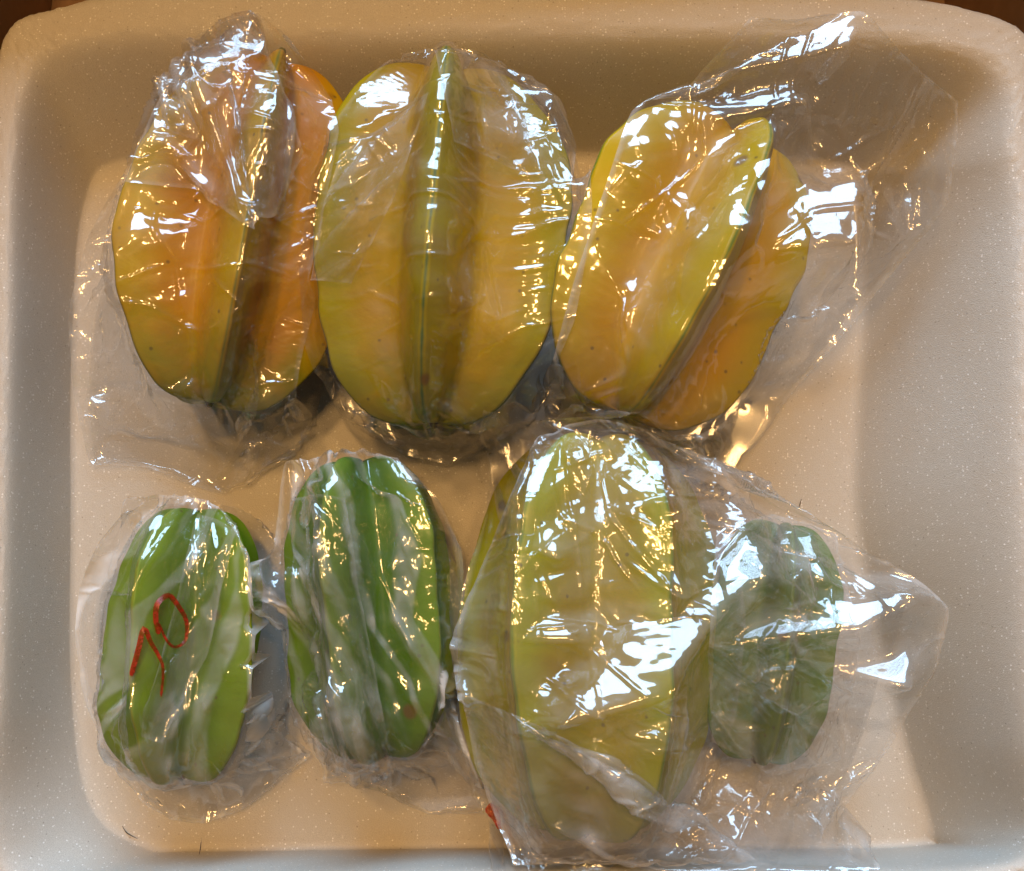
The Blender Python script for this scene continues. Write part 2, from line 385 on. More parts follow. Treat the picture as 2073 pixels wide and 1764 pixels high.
FRUIT_PTS = {}
def star_fruit(key, pa, pb, z, R0, rot, mat, label, rv0=0.49, width=0.036, pw=2.4, q=1.75, seed=1, tiltz=0.0, lobes=None, stem=False, end_sharp=0.0, skew=0.0):
    """pa blossom end and pb stem end in photo points, z axis height, R0 crest radius, rot angle of the first crest"""
    r = np.random.default_rng(seed)
    A = unp(pa[0], pa[1], z - tiltz); B = unp(pb[0], pb[1], z + tiltz)
    C = (A + B) / 2; L = np.linalg.norm(B - A); a = (B - A) / L
    up = np.array([0, 0, 1.0]); up -= a * up.dot(a); up /= np.linalg.norm(up)
    sd = np.cross(a, up)
    lobes = lobes or [1 + r.uniform(-0.06, 0.06) for _ in range(5)]
    tt = -np.cos(np.linspace(0, math.pi, NS)) ; tt = np.sign(tt) * np.abs(tt) ** 0.92
    tt[0], tt[-1] = -0.9995, 0.9995
    ph = r.uniform(0, 6.28, 8); twist = r.uniform(-0.10, 0.10)
    ring_n = 5 * (2 * NR - 2)
    P = np.zeros((NS, ring_n, 3)); crest = np.zeros((NS, ring_n)); rad = np.zeros((NS, ring_n)); alo = np.zeros((NS, ring_n))
    bend = np.array([r.uniform(-1, 1), 0.0]) * 0.0015
    for i, t in enumerate(tt):
        ts = t + skew * (1 - t * t); prof = max(1 - abs(ts) ** pw, 0) ** (1 / q)
        if t < 0 and end_sharp: prof *= 1 - end_sharp * t * t
        k = 0
        for rib in range(5):
            wob = 1 + 0.035 * math.sin(3.1 * t + ph[rib]) + 0.016 * math.sin(7.7 * t + ph[(rib + 2) % 5]) + 0.006 * math.sin(19 * t + ph[(rib + 1) % 5])
            R = R0 * prof * lobes[rib] * wob
            rv = min(R0 * rv0 * max(1 - abs(t) ** 2.8, 0) ** 0.62, R * 0.90)
            wd = min(width * R0, R * 0.3)
            hr = half_rib(R, rv, wd)
            full = np.vstack([hr * [1, -1], hr[::-1][1:]])[:-1]       # valley .. crest .. next valley
            ang = rot + rib * 2 * math.pi / 5 + twist * t
            ca, sa = math.cos(ang), math.sin(ang)
            X = full[:, 0] * ca - full[:, 1] * sa; Y = full[:, 0] * sa + full[:, 1] * ca
            n = len(full)
            rr = np.hypot(full[:, 0], full[:, 1]); rel = (rr - rv) / max(R - rv, 1e-9)
            ax = t * L / 2 * (1 - 0.085 * abs(t) ** 5 * (1 - np.clip(rr / (R0 * 0.5), 0, 1)))
            und = 1 + 0.006 * np.sin(26 * t + ph[rib] * 3 + 4 * rel)  # faint ripples down the flank
            cxy = bend * (1 - t * t)
            P[i, k:k + n] = C + a * ax[:, None] + sd * ((X * und + cxy[0])[:, None]) + up * ((Y * und + cxy[1])[:, None])
            dist = np.abs(np.arange(n) - (NR - 1))
            crest[i, k:k + n] = np.clip(1 - dist / 3.6, 0, 1); rad[i, k:k + n] = rel * min(1, prof * 1.3); alo[i, k:k + n] = t
            k += n
    P[:, :, 2] += 0.0016 - P[:, :, 2].min()
    base = C.copy(); base[2] = 0.0016
    root = empty('star_fruit', base); tag(root, label, 'star fruit')
    # one normal per point of the closed skin, shared by the pieces cut from it
    F = grid_faces(NS, ring_n, True)
    V = P.reshape(-1, 3)
    fn = np.cross(V[F[:, 2]] - V[F[:, 0]], V[F[:, 3]] - V[F[:, 1]])
    VN = np.zeros_like(V)
    for c4 in range(4): np.add.at(VN, F[:, c4], fn)
    outw = np.sign(((V - P.mean((0, 1))) * VN).sum(1).mean()) or 1
    if outw < 0: F = F[:, ::-1]; VN = -VN
    VN /= np.linalg.norm(VN, axis=1, keepdims=True) + 1e-12
    Vl = V - base
    fcol = np.tile(np.arange(ring_n), NS - 1)
    per = 2 * NR - 2
    for rib in range(5):
        loc = fcol - rib * per
        inr = (loc >= 0) & (loc < per)
        isr = inr & (np.abs(loc + 0.5 - (NR - 1)) < 2.6)
        parent = root
        for nm, mask in (('rib', inr & ~isr), ('ridge', isr)):
            f = F[mask]; u, inv = np.unique(f, return_inverse=True)
            me = mesh_np(nm, Vl[u], inv.reshape(f.shape))
            attr(me, 'crest', crest.ravel()[u]); attr(me, 'radial', rad.ravel()[u]); attr(me, 'along', alo.ravel()[u])
            if len(me.vertices) == len(u): me.normals_split_custom_set_from_vertices([tuple(x) for x in VN[u]])
            parent = link(nm, me, parent, mat)
    if stem:
        top = C + a * (L / 2 * 0.93) - base; top[2] += P[:, :, 2].mean() - (C[2]) if False else 0
        dz = P[-1, :, :].mean(0) - base
        th = np.linspace(0, 2 * math.pi, 10, endpoint=False)
        S = []
        for h, rr in ((-0.002, 0.0016), (0.001, 0.0021), (0.003, 0.0013), (0.0065, 0.0012), (0.007, 0.0004)):
            S.append(dz + a * h + sd * (np.cos(th)[:, None] * rr) + up * (np.sin(th)[:, None] * rr))
        link('stem', mesh_np('stem', np.array(S), grid_faces(5, 10, True)), root, M_STEM)
    tip = P[0].mean(0) - base; th = np.linspace(0, 2 * math.pi, 8, endpoint=False)
    S = [tip - a * h + sd * (np.cos(th)[:, None] * rr) + up * (np.sin(th)[:, None] * rr) for h, rr in ((-0.0025, 0.0026), (0.0, 0.0018), (0.0016, 0.0010), (0.0024, 0.0002))]
    link('blossom_tip', mesh_np('blossom_tip', np.array(S), grid_faces(4, 8, True)), root, M_TIP)
    splat(HM, dense(P, 4, True))
    FRUIT_PTS[key] = P
    return root

D = math.radians
OR, YE, GR = (0.62, 0.23, 0.015), (0.60, 0.37, 0.03), (0.16, 0.26, 0.03)
m1 = fruit_material('skin_orange', (0.54, 0.23, 0.001), (0.50, 0.31, 0.002), (0.54, 0.27, 0.001), (0.10, 0.18, 0.045), 0.75, (0.20, 0.25, 0.015), 1.3)
m2 = fruit_material('skin_yellow', (0.44, 0.26, 0.001), (0.37, 0.30, 0.002), (0.40, 0.28, 0.001), (0.04, 0.13, 0.05), 0.92, (0.21, 0.23, 0.012), 4.1)
m3 = fruit_material('skin_gold', (0.54, 0.30, 0.001), (0.49, 0.35, 0.002), (0.52, 0.32, 0.001), (0.09, 0.18, 0.025), 0.85, (0.41, 0.28, 0.006), 7.9)
m4 = fruit_material('skin_green', (0.125, 0.215, 0.006), (0.195, 0.30, 0.014), (0.16, 0.255, 0.010), (0.30, 0.29, 0.02), 0.7, (0.14, 0.22, 0.012), 2.2)
m5 = fruit_material('skin_deep_green', (0.072, 0.16, 0.005), (0.15, 0.255, 0.012), (0.11, 0.21, 0.009), (0.22, 0.25, 0.02), 0.6, (0.08, 0.15, 0.010), 5.7)
m6 = fruit_material('skin_lime', (0.42, 0.31, 0.003), (0.40, 0.40, 0.008), (0.40, 0.35, 0.005), (0.17, 0.28, 0.02), 0.85, (0.40, 0.44, 0.07), 9.4)
m7 = fruit_material('skin_leaf_green', (0.085, 0.165, 0.012), (0.13, 0.225, 0.022), (0.11, 0.19, 0.018), (0.18, 0.25, 0.03), 0.6, (0.13, 0.21, 0.02), 3.3)

star_fruit('f1', (420, 845), (572, 108), 0.034, 0.0360, D(68), m1, 'deep orange yellow star fruit with brown bruises, bagged beside the yellow broad one', seed=3, lobes=[1.04, 1.06, 1, 0.95, 1.16], pw=2.05, q=2.0, stem=True, skew=0.10)
star_fruit('f2', (880, 892), (905, 140), 0.034, 0.0432, D(90), m2, 'broad greenish yellow star fruit with a dark green ridge down its middle', seed=5, lobes=[1.0, 1.02, 1, 1, 1.0], pw=2.3, q=2.0)
star_fruit('f3', (1245, 865), (1490, 268), 0.034, 0.0400, D(78), m3, 'golden yellow star fruit lying aslant in the bag with spare film above it', seed=8, lobes=[1.0, 1.1, 1, 1, 0.95], pw=2.9, q=2.0)
star_fruit('f4', (365, 1592), (405, 1015), 0.028, 0.0280, D(106), m4, 'small green star fruit in the milky bag marked with red handwriting', seed=11, pw=3.0, q=2.1, rv0=0.50, lobes=[1.0, 1.02, 0.98, 0.80, 1.03])
star_fruit('f5', (785, 1545), (735, 915), 0.028, 0.0290, D(110), m5, 'dark green star fruit in a milky bag between red marked bag and big loose bag', seed=13, pw=3.0, q=2.0, rv0=0.48)
star_fruit('f6', (1190, 1738), (1215, 855), 0.044, 0.0410, D(54), m6, 'largest lime yellow star fruit with one broad valley face turned up', seed=17, pw=2.6, q=2.0, rv0=0.56, tiltz=-0.004, lobes=[0.92, 0.96, 1.07, 0.80, 1.17])
star_fruit('f7', (1535, 1560), (1592, 1045), 0.024, 0.0220, D(92), m7, 'small dull green star fruit under the loose bag beside the largest lime fruit', seed=19, pw=3.0, q=2.1, rv0=0.50)

HM = dilate(HM)

# ------------------------------------------------------------------ plastic film: a sheet with spare length, draped on the height map
def upsample(P, ny, nx):
    y = np.linspace(0, P.shape[0] - 1, ny); x = np.linspace(0, P.shape[1] - 1, nx)
    iy = np.minimum(y.astype(int), P.shape[0] - 2); ix = np.minimum(x.astype(int), P.shape[1] - 2)
    v = (y - iy)[:, None, None]; u = (x - ix)[None, :, None]
    return (P[iy][:, ix] * (1 - u) + P[iy][:, ix + 1] * u) * (1 - v) + (P[iy + 1][:, ix] * (1 - u) + P[iy + 1][:, ix + 1] * u) * v

def coons(T, R, B, L):
    ny, nx = len(L), len(T)
    u = np.linspace(0, 1, nx)[None, :, None]; v = np.linspace(0, 1, ny)[:, None, None]
    S = (1 - v) * T[None] + v * B[None] + (1 - u) * L[:, None] + u * R[:, None]
    S -= (1 - u) * (1 - v) * T[0] + u * (1 - v) * T[-1] + (1 - u) * v * B[0] + u * v * B[-1]
    return S

def pair(A, B, rest, k):
    d = B - A
    l = np.sqrt((d * d).sum(-1)) + 1e-9
    c = (0.5 * k * (1 - rest / l))[..., None] * d
    A += c; B -= c

def lens(A, B): return np.sqrt(((B - A) ** 2).sum(-1))

def on_surface(px, py, H):
    z = 0.05
    for _ in range(12):
        p = unp(px, py, z); z = float(sample(H, np.array(p[0]), np.array(p[1])))
    return unp(px, py, z)
def drape(top, right, bottom, left, H, ex=1.08, ey=1.08, res=0.0009, seed=0, steps=(110, 60, 30), grav=0.35, eps=0.0006, bend=0.12, pin=0.7, noise=0.2, lift=0.0, hug=False):
    """sides as lists of (photo x, photo y, height in cm); returns the settled (ny,nx,3) sheet"""
    r = np.random.default_rng(seed); ex = 1 + (ex - 1) * 0.34; ey = 1 + (ey - 1) * 0.34
    def outline(side):                                               # angular outline with only slightly eased corners
        q = np.array([on_surface(a, b, H) + np.array([0, 0, 0.0008]) for a, b, c in side]) if hug else np.array([unp(a, b, c / 100) for a, b, c in side])
        if hug: q = np.array([on_surface(a, b, H) for a, b in resample(np.array([(a, b, 0.0) for a, b, c in side]), 60)[:, :2]]); q[:, 2] += 0.0009
        return 0.65 * resample(q, 400) + 0.35 * resample(spline(q, None), 400)
    cv = [outline(side) for side in (top, right, bottom, left)]
    lu = max(lens(cv[0][1:], cv[0][:-1]).sum(), lens(cv[2][1:], cv[2][:-1]).sum())
    lv = max(lens(cv[1][1:], cv[1][:-1]).sum(), lens(cv[3][1:], cv[3][:-1]).sum())
    nx = int(lu / res) // 8 * 8 + 1; ny = int(lv / res) // 8 * 8 + 1
    T, Rr, Bt, Lf = resample(cv[0], nx), resample(cv[1], ny), resample(cv[2], nx), resample(cv[3], ny)
    S = coons(T, Rr, Bt, Lf)
    taut = P = None
    for lev, div in enumerate((4, 2, 1)):
        my, mx = (ny - 1) // div + 1, (nx - 1) // div + 1
        base = upsample(S, my, mx) if div > 1 else S.copy()
        obs = sample(H, base[..., 0], base[..., 1]) + eps
        if taut is None:
            z = np.maximum(base[..., 2], obs)
            for _ in range(500):
                z[1:-1, 1:-1] = np.maximum(obs[1:-1, 1:-1], 0.25 * (z[:-2, 1:-1] + z[2:, 1:-1] + z[1:-1, :-2] + z[1:-1, 2:]) - 0.00002)
            taut = base.copy(); taut[..., 2] = z
        else:
            taut = upsample(taut, my, mx); taut[..., :2] = base[..., :2]
            taut[..., 2] = np.maximum(taut[..., 2], obs)
            for _ in range(20):
                z = taut[..., 2]
                z[1:-1, 1:-1] = np.maximum(obs[1:-1, 1:-1], 0.25 * (z[:-2, 1:-1] + z[2:, 1:-1] + z[1:-1, :-2] + z[1:-1, 2:]))
        f = 1.0 + 0.001 * lev
        rx = lens(taut[:, 1:], taut[:, :-1]) * ex * f; ry = lens(taut[1:], taut[:-1]) * ey * f
        hx = np.sqrt(((rx[:-1] + rx[1:]) / 2) ** 2 + ((ry[:, :-1] + ry[:, 1:]) / 2) ** 2)
        if P is None: P = taut.copy(); P[..., 2] += lift
        else: P = upsample(P, my, mx)
        cell = rx.mean()
        for sc_ in (1, 3):
            q = r.normal(0, 1, ((my - 1) // sc_ + 2, (mx - 1) // sc_ + 2, 3)); q = upsample(q, my, mx)
            P += q * cell * 0.16 * noise
        edge = np.zeros((my, mx), bool); edge[0] = edge[-1] = edge[:, 0] = edge[:, -1] = True
        tgt = taut[edge]; P[edge] = tgt
        prev = P.copy(); g = 0.00035 * grav / (lev + 1)
        for st in range(steps[lev]):
            vel = (P - prev) * 0.90; prev = P.copy()
            P += vel; P[..., 2] -= g
            for it in range(3):
                pair(P[:, 0:-1:2], P[:, 1::2][:, :P[:, 0:-1:2].shape[1]], rx[:, 0::2], 1.0)
                pair(P[:, 1:-1:2], P[:, 2::2], rx[:, 1::2], 1.0)
                pair(P[0:-1:2], P[1::2][:P[0:-1:2].shape[0]], ry[0::2], 1.0)
                pair(P[1:-1:2], P[2::2], ry[1::2], 1.0)
                for o in (0, 1):
                    A = P[o:-1:2]; Bq = P[o + 1::2][:A.shape[0]]; h = hx[o::2]
                    pair(A[:, :-1], Bq[:, 1:], h, 0.5); pair(A[:, 1:], Bq[:, :-1], h, 0.5)
                P[1:-1, 1:-1] += bend * (0.25 * (P[:-2, 1:-1] + P[2:, 1:-1] + P[1:-1, :-2] + P[1:-1, 2:]) - P[1:-1, 1:-1])
                P[edge] += pin * (tgt - P[edge])
            ob = sample(H, P[..., 0], P[..., 1]) + eps
            hit = P[..., 2] < ob
            P[..., 2] = np.maximum(P[..., 2], ob)
            P[hit, :2] = P[hit, :2] * 0.6 + prev[hit, :2] * 0.4
    return P

def field(r, ny, nx, sy, sx, cell):
    """smooth random field in -1..1 with features about cell metres across on a sheet of sy x sx metres"""
    q = r.normal(0, 1, (max(4, int(sy / cell) + 3), max(4, int(sx / cell) + 3), 1))
    q = upsample(q, max(8, ny // 4), max(8, nx // 4)); q = upsample(q, ny, nx)[..., 0]
    for _ in range(3):
        q[1:-1] = (q[:-2] + 2 * q[1:-1] + q[2:]) / 4; q[:, 1:-1] = (q[:, :-2] + 2 * q[:, 1:-1] + q[:, 2:]) / 4
    return q / (q.std() + 1e-9)

def normals(P):
    du = np.gradient(P, axis=1); dv = np.gradient(P, axis=0)
    n = np.cross(du, dv); n /= np.linalg.norm(n, axis=-1, keepdims=True) + 1e-12
    n[n[..., 2].mean() * n[..., 2] < 0] *= -1 if n[..., 2].mean() < 0 else 1
    return n if n[..., 2].mean() > 0 else -n

def blur(q, n):
    for _ in range(n):
        q[1:-1] = (q[:-2] + 2 * q[1:-1] + q[2:]) / 4; q[:, 1:-1] = (q[:, :-2] + 2 * q[:, 1:-1] + q[:, 2:]) / 4
    return q

def crumple(P, seed, amt=1.0, grain=None, H=None, held=None):
    """straight-edged facets and creases pressed into the film; grain = favoured crease direction (radians)"""
    r = np.random.default_rng(seed + 900)
    P = upsample(P, P.shape[0] * 2 - 1, P.shape[1] * 2 - 1)
    P = blur(P, 1)
    ny, nx = P.shape[:2]
    sx = np.cumsum(np.r_[0, lens(P[:, 1:], P[:, :-1]).mean(0)]); sy = np.cumsum(np.r_[0, lens(P[1:], P[:-1]).mean(1)])
    X, Y = np.meshgrid(sx, sy); Lx, Ly = sx[-1], sy[-1]
    nr = normals(blur(P.copy(), 24))
    nr /= np.linalg.norm(nr, axis=-1, keepdims=True)
    big = np.zeros((ny, nx)); fine = np.zeros((ny, nx))
    def ang():
        return r.uniform(0, math.pi) if grain is None or r.random() < 0.2 else grain + r.normal(0, 0.18)
    def facets(cell, stretch, th, wx=None):
        """piecewise planar random relief: flat triangles meeting in straight creases"""
        c_, s_ = math.cos(th), math.sin(th)
        a = X * c_ + Y * s_ + 0.3; b = -X * s_ + Y * c_ + 0.3
        if wx is not None: a = a + wx[0]; b = b + wx[1]
        a = a / cell; b = b / (cell * stretch)
        a = a + 0.5 * b
        n = int(max(a.max(), b.max())) + 4
        T = r.uniform(0, 1, (n, n))
        ia = np.floor(a).astype(int); ib = np.floor(b).astype(int); u = a - ia; v = b - ib
        ia = np.clip(ia, 0, n - 2); ib = np.clip(ib, 0, n - 2)
        h00, h10, h01, h11 = T[ib, ia], T[ib, ia + 1], T[ib + 1, ia], T[ib + 1, ia + 1]
        return np.where(u + v < 1, h00 + u * (h10 - h00) + v * (h01 - h00), h11 + (1 - u) * (h01 - h11) + (1 - v) * (h10 - h11))
    def warp(cell, a):
        return [facets(cell, 1.3, r.uniform(0, 3)) * a, facets(cell, 1.3, r.uniform(0, 3)) * a]
    big += facets(0.026, 1.8, ang(), warp(0.03, 0.012)) * 0.026 * 0.36
    big += facets(0.0125, 2.4, ang(), warp(0.017, 0.009)) * 0.0125 * 0.38
    m1 = smooth(-0.2, 0.9, field(r, ny, nx, Ly, Lx, 0.016)); m2 = smooth(0.2, 1.2, field(r, ny, nx, Ly, Lx, 0.011))
    fine += facets(0.0062, 2.8, ang(), warp(0.009, 0.006)) * 0.0062 * 0.46 * m1
    fine += facets(0.0034, 2.2, ang(), warp(0.006, 0.004)) * 0.0034 * 0.42 * m2
    for wl in (0.055, 0.043, 0.035, 0.027, 0.021, 0.016):                                   # a few long raised creases
        th = ang(); w_ = warp(0.03, 0.02)[0]
        tri = np.abs((((X * math.cos(th) + Y * math.sin(th) + w_) / wl + r.uniform(0, 1)) % 1.0) - 0.5) * 2
        fine += np.clip(tri - 1 + 0.0022 / wl, 0, None) * wl * 0.5 * 1.0 * smooth(-0.2, 0.7, field(r, ny, nx, Ly, Lx, 0.03))
    if grain is not None:                                             # pleats running the length of a gathered bag
        for wl in (0.0135, 0.0098, 0.0075):
            th = grain + r.normal(0, 0.07); w_ = warp(0.028, 0.012)[0]
            tri = np.abs((((X * math.cos(th) + Y * math.sin(th) + w_) / wl + r.uniform(0, 1)) % 1.0) - 0.5) * 2
            big += tri ** 1.6 * wl * 0.5 * 0.42 * smooth(-0.6, 0.7, field(r, ny, nx, Ly, Lx, 0.022))
    free = 1.0
    if H is not None:
        gap = P[..., 2] - sample(H, P[..., 0], P[..., 1])
        free = blur(0.35 + 0.65 * smooth(0.001, 0.006, gap), 6)
        free = free + 0.7 * smooth(0.012, 0.003, sample(H, P[..., 0], P[..., 1]))   # the empty tails are the most crinkled
    steep = blur(smooth(0.25, 0.75, nr[..., 2]), 6)
    ed = np.minimum(np.minimum(np.arange(nx), np.arange(nx)[::-1])[None, :], np.minimum(np.arange(ny), np.arange(ny)[::-1])[:, None])
    steep = steep * (0.22 + 0.78 * smooth(0, 22, ed))
    big -= np.percentile(big, 62)
    if held is not None:
        hq = blur(sample(held, P[..., 0], P[..., 1]), 4); big = big * (1 - 0.86 * hq); fine = fine * (1 - 0.55 * hq)
    h = (big * (0.4 + 0.6 * free) + fine * (0.5 + 0.5 * free)) * amt * (0.10 + 0.90 * steep)
    P = P + nr * h[..., None]
    if H is not None: P[..., 2] = np.maximum(P[..., 2], sample(H, P[..., 0], P[..., 1]) + 0.0005)
    return P

def add_film(name, P, parent, mat, H=None, seed=0, amt=1.0, grain=None, hz=None, held=None):
    if amt: P = crumple(P, seed, amt, grain, H, held)
    b = np.array(parent.location)
    me = mesh_np(name, P - b, grid_faces(P.shape[0], P.shape[1]))
    r = np.random.default_rng(seed + 77); ny, nx = P.shape[:2]
    Lx = lens(P[0, 1:], P[0, :-1]).sum(); Ly = lens(P[1:, 0], P[:-1, 0]).sum()
    cl = smooth(-0.9, 1.3, field(r, ny, nx, Ly, Lx, 0.012) * 0.6 + field(r, ny, nx, Ly, Lx, 0.004) * 0.45)
    if H is not None:
        gap = P[..., 2] - sample(H, P[..., 0], P[..., 1])
        cl = 0.25 + smooth(0.0012, 0.0050, gap) * 0.9 * (0.35 + 0.65 * cl) + cl * 0.25
    if grain is not None:                                            # long whitish streaks where the film is gathered
        sx = np.linspace(0, Lx, nx)[None, :]; sy = np.linspace(0, Ly, ny)[:, None]
        cc = sx * math.cos(grain) + sy * math.sin(grain) + field(r, ny, nx, Ly, Lx, 0.03) * 0.0022
        st = sum(np.sin(6.283 * cc / w_ + r.uniform(0, 6.28)) for w_ in (0.006, 0.0093, 0.0135, 0.021))
        cl = cl * (0.18 + 1.5 * smooth(0.0, 1.7, st + 0.5 * field(r, ny, nx, Ly, Lx, 0.02)))
    if hz is not None: cl = cl * hz
    ed = np.minimum(np.minimum(np.arange(nx), np.arange(nx)[::-1])[None, :], np.minimum(np.arange(ny), np.arange(ny)[::-1])[:, None])
    if name != 'back_film': cl = cl + (0.9 if grain is not None or name != 'front_film' else 2.0) * smooth(3.0, 1.0, ed)     # welded edge
    attr(me, 'haze', cl)
    link(name, me, parent, mat)
    return P

def flat_back(P, parent, mat, H, z=0.0006, seed=0):
    """the lower film of a bag, lying on the tray under the fruit"""
    Q = P[::4, ::4].copy()
    c = Q.mean((0, 1)); Q[..., :2] = c[:2] + (Q[..., :2] - c[:2]) * 0.985
    r = np.random.default_rng(seed); q = upsample(r.uniform(0, 1, (14, 14, 1)), Q.shape[0], Q.shape[1])[..., 0]
    t = sample(TRAYH, Q[..., 0], Q[..., 1])
    Q[..., 2] = t + z + q * 0.0006
    return add_film('back_film', Q, parent, mat, None, seed, 0)

TRAYH = np.zeros_like(HM); splat(TRAYH, dense(TR[1:], 4, True)); TRAYH = dilate(TRAYH)

FILM_CLEAR = film_material('film_clear', 0.045)
FILM_MILKY = film_material('film_milky', 0.30, 0.10)
FILM_LOOSE = film_material('film_loose', 0.105)
FILM_FLAP = film_material('film_flap', 0.10)

def bag(label, sides, mat, flaps=(), back=True, cat='plastic bag', group=None, Hm=None, amt=1.0, grain=None, props=(), hz=None, **kw):
    H = Hm if Hm is not None else HM
    Hd = H.copy()
    for quad in props:                                               # stiff folds the film holds up by itself
        corners, zc = quad                                           # each plane shaped to mirror the window's glare into the camera
        cpx = np.mean(corners, 0); c0 = unp(cpx[0], cpx[1], zc / 100)
        v = CAM - c0; wv = WINDOW - c0; n = v / np.linalg.norm(v) + wv / np.linalg.norm(wv)
        q = []
        for a, b in corners:
            d = unp(a, b, 0.0) - CAM; q.append(CAM + d * (n.dot(c0 - CAM) / n.dot(d)))
        splat(Hd, dense(np.array(q).reshape(2, 2, 3), 70))
    held = None
    if len(props):
        held = (Hd > H + 0.001).astype(np.float32); Hd = dilate(Hd); held = dilate(held)
        kw.setdefault('bend', 0.06)
    P = drape(*sides, Hd, **kw)
    c = P.mean((0, 1)); root = empty('plastic_bag', (c[0], c[1], 0.0)); tag(root, label, cat, group)
    P = add_film('front_film', P, root, mat, H, kw.get('seed', 0), amt, grain, hz, held)
    if back: flat_back(P, root, mat, H, seed=kw.get('seed', 0))
    H2 = H.copy(); splat(H2, dense(P, 2))
    H2 = dilate(H2)
    for k, (fs, fkw) in enumerate(flaps):
        fkw = dict(fkw); fhz = fkw.pop('hz', None)
        args = dict(res=0.0011, steps=(40, 20, 10), seed=50 + k + kw.get('seed', 0), pin=0.5, grav=0.1, hug=True); args.update(fkw)
        Q = drape(*fs, H2, **args)
        Q = add_film('folded_flap', Q, root, FILM_FLAP, H2, args['seed'], amt, grain, fhz)
        splat(H2, dense(Q, 2))
    return root, P, H2

B1, P1, _ = bag('crinkled clear plastic bag round the deep orange star fruit, peaked on the tray rim',
    ([(385, 110, 5.6), (450, 45, 6.4), (520, 25, 6.7), (585, 80, 6.2)],
     [(585, 80, 6.2), (665, 190, 5), (705, 310, 4), (680, 520, 3), (645, 750, 1.4), (625, 890, 0.3)],
     [(182, 945, 0.3), (300, 950, 0.3), (455, 1000, 0.3), (560, 925, 0.3), (625, 890, 0.3)],
     [(385, 110, 5.6), (285, 290, 3), (172, 490, 2.2), (138, 640, 1.6), (150, 800, 1.0), (182, 945, 0.3)]),
    FILM_CLEAR, flaps=[(([(400, 75, 6.4), (460, 40, 6.8), (520, 28, 7)], [(520, 28, 7), (570, 170, 7.5), (615, 310, 7.6)],
      [(255, 370, 4.6), (400, 385, 7.2), (540, 490, 7.4), (615, 310, 7.6)], [(400, 75, 6.4), (320, 220, 5), (255, 370, 4.6)]), dict(ex=1.05, ey=1.05))],
    ex=1.07, ey=1.06, seed=21, props=[([(400, 125), (520, 40), (415, 160), (535, 105)], 6.6)])
HM2 = HM.copy()

B2, P2, _ = bag('tight clear plastic bag round the broad greenish yellow star fruit',
    ([(815, 108, 4.2), (870, 98, 4.4), (960, 100, 4.4), (1010, 130, 4.2)],
     [(1010, 130, 4.2), (1130, 200, 3.4), (1172, 350, 3.2), (1182, 500, 3), (1150, 700, 2.6), (1080, 850, 1.5), (990, 900, 0.4)],
     [(750, 880, 0.4), (830, 925, 0.4), (905, 945, 0.3), (990, 900, 0.4)],
     [(815, 108, 4.2), (705, 290, 3.6), (650, 380, 3.2), (624, 560, 3), (630, 720, 2.8), (690, 840, 1.2), (750, 880, 0.4)]),
    FILM_CLEAR, flaps=[
     (([(690, 320, 4.4), (780, 260, 5.6), (870, 190, 6.6)], [(870, 190, 6.6), (800, 400, 6.2), (712, 576, 5.6)], [(630, 570, 3.4), (712, 576, 5.6)][:1] + [(670, 572, 4.6), (712, 576, 5.6)], [(690, 320, 4.4), (652, 440, 3.6), (630, 570, 3.4)]), dict(ex=1.04, ey=1.04)),
     (([(880, 105, 5), (1000, 125, 5), (1125, 200, 4)], [(1125, 200, 4), (1165, 300, 3.6), (1155, 392, 4)], [(920, 290, 7.4), (1040, 345, 6), (1155, 392, 4)], [(880, 105, 5), (900, 200, 7), (920, 290, 7.4)]), dict(ex=1.04, ey=1.04))],
    ex=1.05, ey=1.05, seed=22)

B3, P3, _ = bag('long clear plastic bag round the golden star fruit, empty end on tray rim',
    ([(1520, 35, 6.9), (1620, 40, 7.2), (1745, 22, 7.6), (1825, 100, 7.4), (1900, 175, 6.2), (1943, 205, 6.0)],
     [(1943, 205, 6.0), (1920, 410, 4.6), (1830, 530, 3.0), (1700, 690, 1.4), (1600, 800, 0.5), (1490, 950, 0.3)],
     [(1100, 865, 0.4), (1220, 905, 0.5), (1380, 920, 0.3), (1490, 950, 0.3)],
     [(1520, 35, 6.9), (1390, 170, 5.4), (1265, 275, 4.6), (1215, 420, 4.2), (1150, 620, 3.4), (1108, 780, 2.6), (1100, 865, 0.4)]),
    FILM_LOOSE, ex=1.08, ey=1.07, seed=23, amt=1.25, hz=0.65, props=[
      ([(1650, 400), (1735, 370), (1430, 517), (1745, 492)], 7.1),
      ([(1600, 85), (1745, 25), (1480, 150), (1720, 95)], 7.2),
      ([(1420, 222), (1600, 188), (1450, 242), (1630, 208)], 6.5)])

